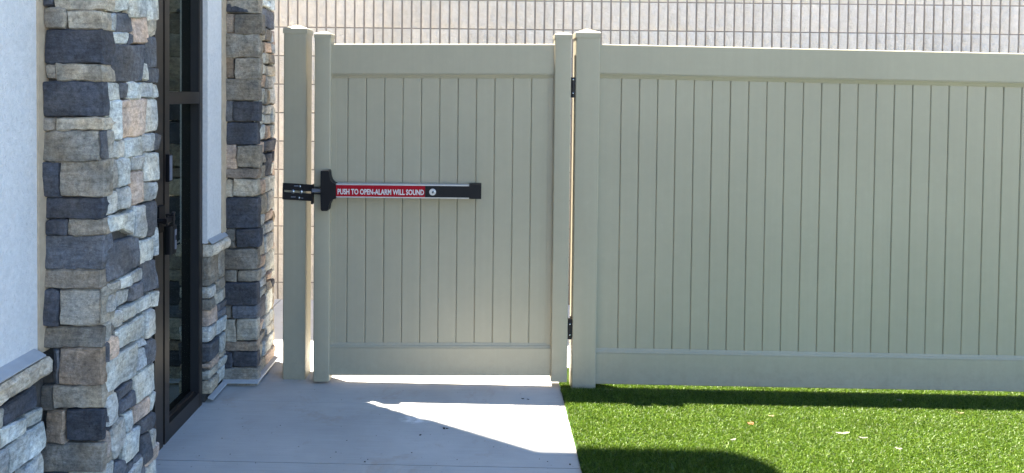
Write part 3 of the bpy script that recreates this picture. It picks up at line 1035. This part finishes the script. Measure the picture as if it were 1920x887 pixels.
BLK = [block_mesh(s) for s in range(5)]
rows_below = int(p0.z / CH)
zbase = p0.z - rows_below * CH
rr = random.Random(2)
upper = bmesh.new()
NROW = rows_below + 24
for r in range(-1, NROW):
    zc_ = zbase + (r + 0.5) * CH
    if zc_ + CH / 2 < 0.03:
        continue
    xoff = p0.x + (3 * SC if r % 2 else 0)
    for k in range(-10, 16):
        xc = xoff + (k + 0.5) * SC * 6
        me = BLK[rr.randrange(5)]
        if -3.0 < xc < 5.2 and zc_ < 3.15 and r >= 0:
            put("block", me, (xc, WY, zc_), wall)
        else:
            t = me.copy()
            t.transform(Matrix.Translation((xc, WY, zc_)))
            upper.from_mesh(t)
            bpy.data.meshes.remove(t)
for v in list(upper.verts):
    pass
uo = build("outer_blocks", upper, MT['block'], wall)
uo["kind"] = "stuff"
WTOP = zbase + NROW * CH
box("core", (p0.x - 61 * SC, WY + 0.0085, -0.05), (p0.x + 97 * SC, WY + 0.3, WTOP), MT['joint'], wall)
box("coping", (p0.x - 61 * SC, WY - 0.02, WTOP + 0.001), (p0.x + 97 * SC, WY + 0.32, WTOP + 0.05), MT['block'], wall)


# ------------------------------------------------------------------ vinyl latch post, gate and fence
def post(name, x0, x1, y0, zb, zt, parent, caplabel=None, rise=0.024, d=None, skirt=0.024, lip=0.003):
    w = x1 - x0
    d = d or w
    cx, cy = (x0 + x1) / 2, y0 + d / 2
    bm = bmesh.new()
    add_sweep(bm, rounded(w, d, 0.007), Vector((cx, cy, zb)), Vector((cx, cy, zt)), XA, YA)
    o = build(name, bm, MT['vinyl'], parent, smooth=True)
    bm = bmesh.new()
    z0 = zt - skirt
    W_, D_ = w / 2 + lip, d / 2 + lip
    rings = []
    for ww, dd, z in ((W_, D_, z0), (W_, D_, zt + 0.001), (W_ - 0.004, D_ - 0.004, zt + 0.006), (0.006, 0.006, zt + rise)):
        rings.append([bm.verts.new((cx + sx * ww, cy + sy * dd, z)) for sx, sy in ((-1, -1), (1, -1), (1, 1), (-1, 1))])
    for a, b in zip(rings, rings[1:]):
        for i in range(4):
            bm.faces.new((a[i], a[(i + 1) % 4], b[(i + 1) % 4], b[i]))
    bm.faces.new(rings[-1])
    bm.faces.new(rings[0][::-1])
    return o, bm


def post_with_cap(name, *a, cap_parent=None, **k):
    o, bm = post(name, *a, **k)
    build("post_cap", bm, MT['vinyl'], cap_parent or o, bevel=0.0015, seg=1)
    return o


LPY = 3.772
lx0, lx1 = on_y(530.5, 400, LPY).x, on_y(573.5, 400, LPY).x
ltop = on_y(552, 54, LPY).z
lp = thing("latch_post", ((lx0 + lx1) / 2, LPY + 0.06, 0), "free-standing khaki vinyl post with a pyramid cap between the stone pilaster and the gate", "fence post")
o, bm = post("post_shaft", lx0, lx1, LPY, 0.004, ltop, lp)
build("post_cap", bm, MT['vinyl'], lp, bevel=0.0015, seg=1)
bm = bmesh.new()

# gate (raised a little at the latch-to-hinge side, as it hangs)
GY = 3.715
gate = thing("vinyl_gate", (-0.2, GY + 0.03, 0.02), "khaki vinyl privacy gate with vertical boards and an alarmed push bar across it", "gate")
gs0 = (on_y(588, 400, GY).x, on_y(618.6, 400, GY).x)
gs1 = (on_y(1036.6, 400, GY).x, on_y(1067.6, 400, GY).x)
post_with_cap("stile", gs0[0], gs0[1], GY, on_y(603, 715.5, GY).z, on_y(603, 64, GY).z, gate, d=0.089, rise=0.018, skirt=0.018, cap_parent=gate, lip=0.002)
post_with_cap("stile", gs1[0], gs1[1], GY, on_y(1050, 716.5, GY).z, on_y(1053, 65.5, GY).z, gate, d=0.089, rise=0.018, skirt=0.018, cap_parent=gate, lip=0.002)
RY = GY + 0.016        # rail face
BY = RY + 0.014        # board face


def rail(name, pl, pr, height, parent, down, y, thick=0.036, lip=0.027, label=None):
    """hollow rail: flat face, then a small bead and sloping lip on the board side. pl, pr: ends of the edge away from the boards"""
    s = -1 if down else 1
    r = 0.0055
    pf = [(thick, 0), (r, 0),] if down else [(thick, 0.022), (0.012, 0), (r, 0)]
    pf += [ (r * 0.3, s * r * 0.3), (0, s * r), (0, s * (height - 0.0035)), (0.0030, s * (height - 0.0025)), (0.0030, s * height),
          (0.0004, s * (height + 0.0012)), (0.0045, s * (height + lip * 0.40)), (0.0085, s * (height + lip * 0.46)), (0.0085, s * (height + lip * 0.56)), (0.0130, s * (height + lip)), (thick, s * (height + lip))]
    bm = bmesh.new()
    add_sweep(bm, pf, Vector((pl.x, y, pl.z)), Vector((pr.x, y, pr.z)), YA, ZA)
    return build(name, bm, MT['vinyl'], parent)


gl, gr = gs0[1] - 0.004, gs1[0] + 0.004


def edge_pts(xa, ya, xb, yb, Y, x0, x1):
    a, b = on_y(xa, ya, Y), on_y(xb, yb, Y)
    k = (b.z - a.z) / (b.x - a.x)
    return Vector((x0, Y, a.z + k * (x0 - a.x))), Vector((x1, Y, a.z + k * (x1 - a.x)))


gt = edge_pts(620, 82.0, 1040, 82.5, RY, gl, gr)
gtl = edge_pts(620, 139.0, 1040, 138.5, RY, gl, gr)
gb = edge_pts(618, 704.5, 1034, 705.5, RY, gl, gr)
gbl = edge_pts(618, 651.5, 1034, 653.5, RY, gl, gr)
h_t, h_b = gt[0].z - gtl[0].z, gbl[0].z - gb[0].z
LIP = 0.021
rail("top_rail", gt[0], gt[1], h_t, gate, True, RY, lip=LIP)
rail("bottom_rail", gb[0], gb[1], h_b, gate, False, RY, lip=LIP)


def board(parent, x0, x1, zb, zt, y, first=False, last=False, thick=0.020):
    """tongue-and-groove board with eased edges; zb/zt are (left,right) heights"""
    c, dp, tg = 0.0046, 0.0036, 0.006
    ym = thick * 0.45
    sl = 0.0008
    prof = [(x0 + sl, ym), (x0 + sl, dp), (x0 + c, 0.0), (x1 - c, 0.0), (x1 - sl, dp), (x1 - sl, ym), (x1, ym), (x1 + tg, ym + 0.001), (x1 + tg, ym + 0.006), (x1, ym + 0.007), (x1, thick), (x0, thick), (x0, ym + 0.0002)]
    bm = bmesh.new()

    def zz(e, x):
        return e[0] + (e[1] - e[0]) * (x - x0) / (x1 - x0)
    lo = [bm.verts.new((x, y + yy, zz(zb, x))) for x, yy in prof]
    hi = [bm.verts.new((x, y + yy, zz(zt, x))) for x, yy in prof]
    n = len(prof)
    for i in range(n):
        j = (i + 1) % n
        bm.faces.new((lo[i], lo[j], hi[j], hi[i]))
    bm.faces.new(hi)
    bm.faces.new(lo[::-1])
    return build("board", bm, MT['vinyl'], parent)


def lerp_z(e, x):
    return e[0].z + (e[1].z - e[0].z) * (x - e[0].x) / (e[1].x - e[0].x)


xs = [gl] + [on_y(652.2 + 34.45 * k, 150 + 0, BY).x for k in range(11)] + [gr]
jr = random.Random(4)
for a, b in zip(xs, xs[1:]):
    board(gate, a, b, (lerp_z(gbl, a) + 0.004, lerp_z(gbl, b) + 0.004), (lerp_z(gtl, a) - 0.004, lerp_z(gtl, b) - 0.004), BY + jr.uniform(0, 0.0012))
for xa, xb in ((gs0[1] - 0.002, gs0[1] + 0.026), (gs1[0] - 0.026, gs1[0] + 0.002)):
    xm = (xa + xb) / 2
    box("channel", (xa, BY - 0.003, lerp_z(gbl, xm) + LIP + 0.001), (xb, BY + 0.019, lerp_z(gtl, xm) - LIP - 0.001), MT['vinyl'], gate, bevel=0.001)
# hinges in the gap to the hinge post
HY = 3.725
hx0, hx1 = on_y(1078.5, 200, HY).x, on_y(1124, 200, HY).x
for ya, yb in ((145, 183), (598, 636)):
    zt_, zb_ = on_y(1070, ya, HY).z, on_y(1068, yb, HY).z
    x0, x1 = gs1[1] - 0.002, on_y(1074.5 if ya < 300 else 1070.5, 300, HY).x + 0.004
    bm = bmesh.new()
    add_box(bm, (x0 + 0.001, GY + 0.008, zb_), (x0 + 0.006, GY + 0.070, zt_))
    add_box(bm, (hx0 - 0.006, GY + 0.010, zb_ + 0.004), (hx0 - 0.001, GY + 0.072, zt_ - 0.004))
    cxh = (x0 + hx0) / 2
    add_sweep(bm, rounded(0.019, 0.019, 0.009, 4), Vector((cxh, GY + 0.014, zb_)), Vector((cxh, GY + 0.014, zt_)), XA, YA)
    hg = build("hinge", bm, MT['blackmetal'], gate, smooth=True)
    for z in (zt_ - 0.012, zb_ + 0.022) if ya < 300 else (zt_ - 0.026, zb_ + 0.024):
        disc("screw", (cxh, GY + 0.0042, z), (0, -1, 0), 0.0042, 0.003, MT['zinc'], hg, 10, 0.001)

# fence to the right
fence = thing("vinyl_fence", (1.8, HY + 0.06, 0), "khaki vinyl privacy fence panel standing on the lawn right of the gate", "fence")
post_with_cap("post", hx0, hx1, HY, -0.06, on_y(1101, 62, HY).z, fence, rise=0.026)
F_RY, F_BY = HY + 0.020, HY + 0.035
fx0, fx1 = hx1 - 0.004, hx1 + 2.41
ft = edge_pts(1128, 82.5, 1920, 100.0, F_RY, fx0, fx1)
ftl = edge_pts(1128, 138.0, 1920, 157.0, F_RY, fx0, fx1)
fb = edge_pts(1118, 720.5, 1920, 735.5, F_RY, fx0, fx1)
fbl = edge_pts(1118, 661.0, 1920, 676.0, F_RY, fx0, fx1)
rail("top_rail", ft[0], ft[1], ft[0].z - ftl[0].z, fence, True, F_RY, lip=0.023)
rail("bottom_rail", fb[0], fb[1], fbl[0].z - fb[0].z, fence, False, F_RY, lip=0.019)
fxs = [fx0] + [on_y(1165 + 34.18 * k, 160, F_BY).x for k in range(25)]
fxs = [x for x in fxs if x < fx1 - 0.03] + [fx1]
for a, b in zip(fxs, fxs[1:]):
    board(fence, a, b, (lerp_z(fbl, a) + 0.004, lerp_z(fbl, b) + 0.004), (lerp_z(ftl, a) - 0.004, lerp_z(ftl, b) - 0.004), F_BY + jr.uniform(0, 0.0012))
xm = hx1 + 0.013
box("channel", (hx1 - 0.002, F_BY - 0.003, lerp_z(fbl, xm) + 0.022), (hx1 + 0.026, F_BY + 0.019, lerp_z(ftl, xm) - 0.026), MT['vinyl'], fence, bevel=0.001)
post_with_cap("post", fx1 - 0.004, fx1 + 0.123, HY, -0.03, lerp_z(ft, fx1) + 0.05, fence, rise=0.026)
# the next bay, just beyond the picture: copies of this bay's rails and boards
BAY = fx1 + 0.123 - 0.004 - fx0 - 0.0
drop = (ft[1].z - ft[0].z) / (ft[1].x - ft[0].x) * BAY
for src in [o for o in fence.children if o.name.split('.')[0] in ("board", "top_rail", "bottom_rail")]:
    c = src.copy()
    COL.objects.link(c)
    c.parent = fence
    c.location = src.location + Vector((BAY, 0, drop))
post_with_cap("post", fx1 - 0.004 + BAY, fx1 + 0.123 + BAY, HY, -0.10, lerp_z(ft, fx1) + 0.05 + drop, fence, rise=0.026)

# ------------------------------------------------------------------ exit alarm bar
EY_ = GY - 0.052                    # front face of the bar
bar = thing("exit_alarm_bar", (on_y(750, 360, GY).x, GY, on_y(750, 360, GY).z), "red and black push bar lettered with an alarm warning, mounted across the gate boards", "push bar")


def rect_on(xa, ya, xb, yb, Y):
    a, b = on_y(xa, yb, Y), on_y(xb, ya, Y)
    return a.x, b.x, on_y((xa + xb) / 2, yb, Y).z, on_y((xa + xb) / 2, ya, Y).z


bx0, bx1, bz0, bz1 = rect_on(622, 346, 884, 371.5, EY_)
bm = bmesh.new()
lipw = 0.0055
add_sweep(bm, [(0, bz0), (0, bz0 + lipw), (0.004, bz0 + lipw), (0.004, bz1 - lipw), (0, bz1 - lipw), (0, bz1), (0.05, bz1), (0.05, bz0)], Vector((bx0, EY_, 0)), Vector((bx1, EY_, 0)), YA, ZA)
build("bar_housing", bm, MT['steel'], bar, bevel=0.001, seg=1)
lx_a, lx_b = on_y(629, 360, EY_).x, on_y(797, 360, EY_).x
box("warning_label", (lx_a, EY_ - 0.001, bz0 + lipw + 0.0005), (lx_b, EY_ + 0.006, bz1 - lipw - 0.0005), MT['red'], bar)
box("touch_panel", (lx_b + 0.0005, EY_ - 0.003, bz0 + lipw + 0.0005), (bx1, EY_ + 0.006, bz1 - lipw - 0.0005), MT['black'], bar, bevel=0.002, smooth=True)
cu = bpy.data.curves.new("lettering", 'FONT')
cu.body = "PUSH TO OPEN-ALARM WILL SOUND"
cu.size = 0.05
cu.offset = 0.0014
cu.extrude = 0.0003
cu.resolution_u = 3
tmp = bpy.data.objects.new("lettering", cu)
COL.objects.link(tmp)
dg = bpy.context.evaluated_depsgraph_get()
dg.update()
tm = bpy.data.meshes.new_from_object(tmp.evaluated_get(dg))
bpy.data.objects.remove(tmp)
co = np.empty(len(tm.vertices) * 3)
tm.vertices.foreach_get("co", co)
co = co.reshape(-1, 3)
mn, mx = co.min(0), co.max(0)
ta, tb = on_y(633.0, 360, EY_).x, on_y(795, 360, EY_).x
zA, zB = on_y(713, 365.2, EY_).z, on_y(713, 354.7, EY_).z
new = np.stack([ta + (co[:, 0] - mn[0]) / (mx[0] - mn[0]) * (tb - ta), np.full(len(co), EY_ - 0.0014) - (co[:, 2] - mn[2]) * 0.4, zA + (co[:, 1] - mn[1]) / (mx[1] - mn[1]) * (zB - zA)], 1)
org = Vector(((ta + tb) / 2, EY_, (zA + zB) / 2))
tm.vertices.foreach_set("co", (new - np.array(org)).ravel())
tm.update()
tm.materials.clear()
put("lettering", tm, org, bar, MT['white'])
# key cylinder
kc = on_y(811.3, 360, EY_)
kp = disc("key_cylinder", (kc.x, EY_ - 0.003, kc.z), (0, -1, 0), 0.0172, 0.005, MT['steel'], bar, 24, 0.0)
disc("plug", (kc.x + 0.003, EY_ - 0.008, kc.z), (0, -1, 0), 0.0075, 0.0015, MT['zinc'], kp, 16)
box("keyway", (kc.x + 0.0015, EY_ - 0.0105, kc.z - 0.005), (kc.x + 0.0045, EY_ - 0.0095, kc.z + 0.005), MT['blackmetal'], kp)
# right end cap
a0, a1, c0, c1 = rect_on(879.5, 345, 902.5, 372.8, EY_)
bm = bmesh.new()
add_box(bm, (a0, EY_ - 0.006, c0), (a1, EY_ + 0.051, c1))
build("end_cap", bm, MT['black'], bar, bevel=0.006, seg=3, smooth=True)
# flared head at the latch end
pts = [(601.5, 320.5), (614.5, 319.5), (616.5, 322), (617, 330), (619.5, 338), (624, 343), (629.5, 345.5), (629.5, 372.5), (624.5, 374), (619.5, 378), (616.5, 385), (615.5, 393), (613.5, 395.8), (603, 395.8), (601.2, 393), (600.8, 366), (600.8, 348), (601, 323)]
bm = bmesh.new()
Yh = EY_ - 0.010
f0 = [on_y(x, y, Yh) for x, y in pts]
front = [bm.verts.new(p) for p in f0]
back = [bm.verts.new(Vector((p.x, GY - 0.001, p.z))) for p in f0]
bm.faces.new(front[::-1])
bm.faces.new(back)
for i in range(len(pts)):
    j = (i + 1) % len(pts)
    bm.faces.new((front[i], front[j], back[j], back[i]))
build("latch_head", bm, MT['black'], bar, bevel=0.004, seg=3, smooth=True)
b0, b1, d0, d1 = rect_on(590, 351, 602, 363, GY - 0.02)
bm = bmesh.new()
add_box(bm, (b0 - 0.012, GY - 0.030, d0 + 0.008), (b1, GY - 0.012, d1 - 0.008))
build("latch_bolt", bm, MT['silver'], bar, bevel=0.001)
bm = bmesh.new()
for zz in (d1 - 0.002, d0 - 0.002):
    add_box(bm, (b0 - 0.004, GY - 0.034, zz), (b1, GY - 0.008, zz + 0.004))
build("latch_guide", bm, MT['blackmetal'], bar)

# strike bracket bolted to the latch post, tilted a touch
BK = LPY - 0.0075
q = [(530.3, 343.0), (588.5, 346.5), (588.5, 377.5), (529.3, 373.8)]
br = thing("strike_bracket", tuple(on_y(559, 360, LPY)), "slotted black metal strike plate bolted to the latch post facing the push bar", "strike plate")
A, Bq, Cq, Dq = [on_y(x, y, BK) for x, y in q]


def on_plate(u, v, dy=0.0):
    p = (A * (1 - u) + Bq * u) * (1 - v) + (Dq * (1 - u) + Cq * u) * v
    return Vector((p.x, BK + dy, p.z))


# plate with a real slot cut through it and two short slots
bm = bmesh.new()
SLOT = (0.045, 0.955, 0.420, 0.550)     # u0,u1,v0,v1
us = [0.0, SLOT[0], SLOT[1], 1.0]
vs = [0.0, SLOT[2], SLOT[3], 1.0]
for i in range(3):
    for j in range(3):
        if i == 1 and j == 1:
            continue
        c8 = []
        for dy in (0.0, 0.005):
            for (u, v) in ((us[i], vs[j]), (us[i + 1], vs[j]), (us[i + 1], vs[j + 1]), (us[i], vs[j + 1])):
                c8.append(on_plate(u, v, dy))
        vv = [bm.verts.new(p) for p in c8]
        for f in ((3, 2, 1, 0), (4, 5, 6, 7), (0, 1, 5, 4), (1, 2, 6, 5), (2, 3, 7, 6), (3, 0, 4, 7)):
            bm.faces.new([vv[k] for k in f])
bmesh.ops.remove_doubles(bm, verts=bm.verts, dist=0.00005)
seen = {}
for f in list(bm.faces):
    key = tuple(sorted(v.index for v in f.verts))
    k2 = tuple(sorted(tuple(round(c, 5) for c in v.co) for v in f.verts))
    if k2 in seen:
        bm.faces.remove(f)
        if seen[k2].is_valid:
            bm.faces.remove(seen[k2])
    else:
        seen[k2] = f
build("plate", bm, MT['blackmetal'], br)
# folded edge at the gate side
e0, e1 = on_plate(1.0, -0.05), on_plate(1.0, 1.10)
bm = bmesh.new()
add_box(bm, (e0.x - 0.004, BK - 0.045, e1.z), (e0.x + 0.004, BK + 0.006, e0.z))
build("flange", bm, MT['blackmetal'], br, bevel=0.0015)
for u in (0.335, 0.600):
    p = on_plate(u, 0.485)
    disc("bolt", (p.x, BK - 0.0005, p.z), (0, -1, 0), 0.0108, 0.004, MT['zinc'], br, 18, 0.003)
for u, v, w in ((0.555, 0.15, -1), (0.535, 0.84, 1)):
    p = on_plate(u, v)
    disc("screw", (p.x, BK - 0.0005, p.z), (0, -1, 0), 0.0066, 0.0025, MT['zinc'], br, 14, 0.0015)
for u0, u1, v in ((0.36, 0.50, 0.14), (0.27, 0.42, 0.82), (0.60, 0.66, 0.85)):
    p, r_ = on_plate(u0, v), on_plate(u1, v)
    box("slot", (p.x, BK - 0.0006, p.z - 0.0028), (r_.x, BK + 0.002, p.z + 0.0028), MT['silver'], br)


# ------------------------------------------------------------------ litter
def chip(name, px, py, w, d, mat, label, cat, z=0.0135, h=0.003, rot=0.0, group=None, curl=0.004):
    c = on_z(px, py, z)
    bm = bmesh.new()
    rr = random.Random(int(px * 7 + py))
    n = 9
    top, bot = [], []
    for k in range(n):
        a = 2 * math.pi * k / n
        r = rr.uniform(0.75, 1.1)
        x, y = math.cos(a) * w / 2 * r, math.sin(a) * d / 2 * r
        X, Y = x * math.cos(rot) - y * math.sin(rot), x * math.sin(rot) + y * math.cos(rot)
        zz = curl * (abs(math.cos(a)) ** 2)
        top.append(bm.verts.new((c.x + X, c.y + Y, c.z + h + zz)))
        bot.append(bm.verts.new((c.x + X * 0.94, c.y + Y * 0.94, c.z + zz)))
    tc = bm.verts.new((c.x, c.y, c.z + h))
    bc = bm.verts.new((c.x, c.y, c.z))
    for k in range(n):
        j = (k + 1) % n
        bm.faces.new((top[k], top[j], tc))
        bm.faces.new((bot[j], bot[k], bc))
        bm.faces.new((bot[k], bot[j], top[j], top[k]))
    return tag(build(name, bm, mat), label, cat, group)


chip("dry_leaf", 1407, 795, 0.034, 0.026, MT['redchip'], "small orange-red leaf lying on the sunlit turf", "leaf", rot=0.2)
chip("dry_leaf", 1446, 781, 0.034, 0.016, MT['dryleaf'], "pale tan leaf just behind the orange-red one on the turf", "leaf", rot=0.1)
chip("dry_leaf", 1313, 799, 0.030, 0.014, MT['grass'], "yellow-green leaf lying on the sunlit turf left of the orange-red one", "leaf", rot=-0.6)
chip("dry_leaf", 1686, 752, 0.026, 0.030, MT['dryleaf'], "pale leaf lying in the fence shadow on the turf", "leaf", rot=0.7)
chip("dry_leaf", 1800, 775, 0.040, 0.016, MT['dryleaf'], "dull tan leaf at the right end of the sunlit turf near the fence shadow", "leaf", rot=-0.25)
chip("plaster_crumb", 1580, 813, 0.075, 0.022, MT['lime'], "largest whitish scrap lying on the sunlit turf", "scrap", rot=0.05)
chip("plaster_crumb", 1618, 822, 0.048, 0.014, MT['lime'], "thin whitish scrap just right of the largest one on the turf", "scrap", rot=-0.1)
chip("plaster_crumb", 1685, 842, 0.032, 0.020, MT['lime'], "whitish scrap right of the thin pair, nearer the camera on the turf", "scrap", rot=-0.4)
chip("plaster_crumb", 1374, 826, 0.034, 0.016, MT['lime'], "whitish scrap near the edge of the turf shadow", "scrap", rot=0.3)
CR = [(788, 816, 9), (834, 804, 14), (838, 804, 8), (526, 798, 5), (510, 812, 4), (416, 822, 5), (431, 852, 5), (685, 866, 8), (690, 862, 5), (772, 849, 6), (857, 862, 5), (630, 848, 6), (620, 858, 4), (717, 719, 5), (980, 748, 10), (990, 749, 8),
      (1069, 871, 9), (640, 750, 4), (756, 733, 4), (373, 855, 5), (705, 817, 4), (640, 800, 4), (925, 838, 4), (1011, 861, 4), (898, 793, 4), (1027, 866, 5), (650, 826, 5), (560, 838, 4), (480, 868, 5), (455, 800, 4)]
grit = bmesh.new()
for i, (x, y, w) in enumerate(CR):
    c = on_z(x, y, 0.0005)
    rr = random.Random(i)
    for _ in range(1 if w < 8 else 2):
        r = w * 0.00062
        M4 = Matrix.Translation(c + Vector((rr.uniform(-1, 1) * r * 0.6, rr.uniform(-1, 1) * r * 0.3, r * 0.25))) @ Matrix.Rotation(rr.uniform(0, 3), 4, 'Z') @ Matrix.Diagonal((r, r * 0.55, r * 0.4, 1))
        bmesh.ops.create_icosphere(grit, subdivisions=1, radius=1.0, matrix=M4)
tag(build("grit", grit, MT['crumb']), kind="stuff")
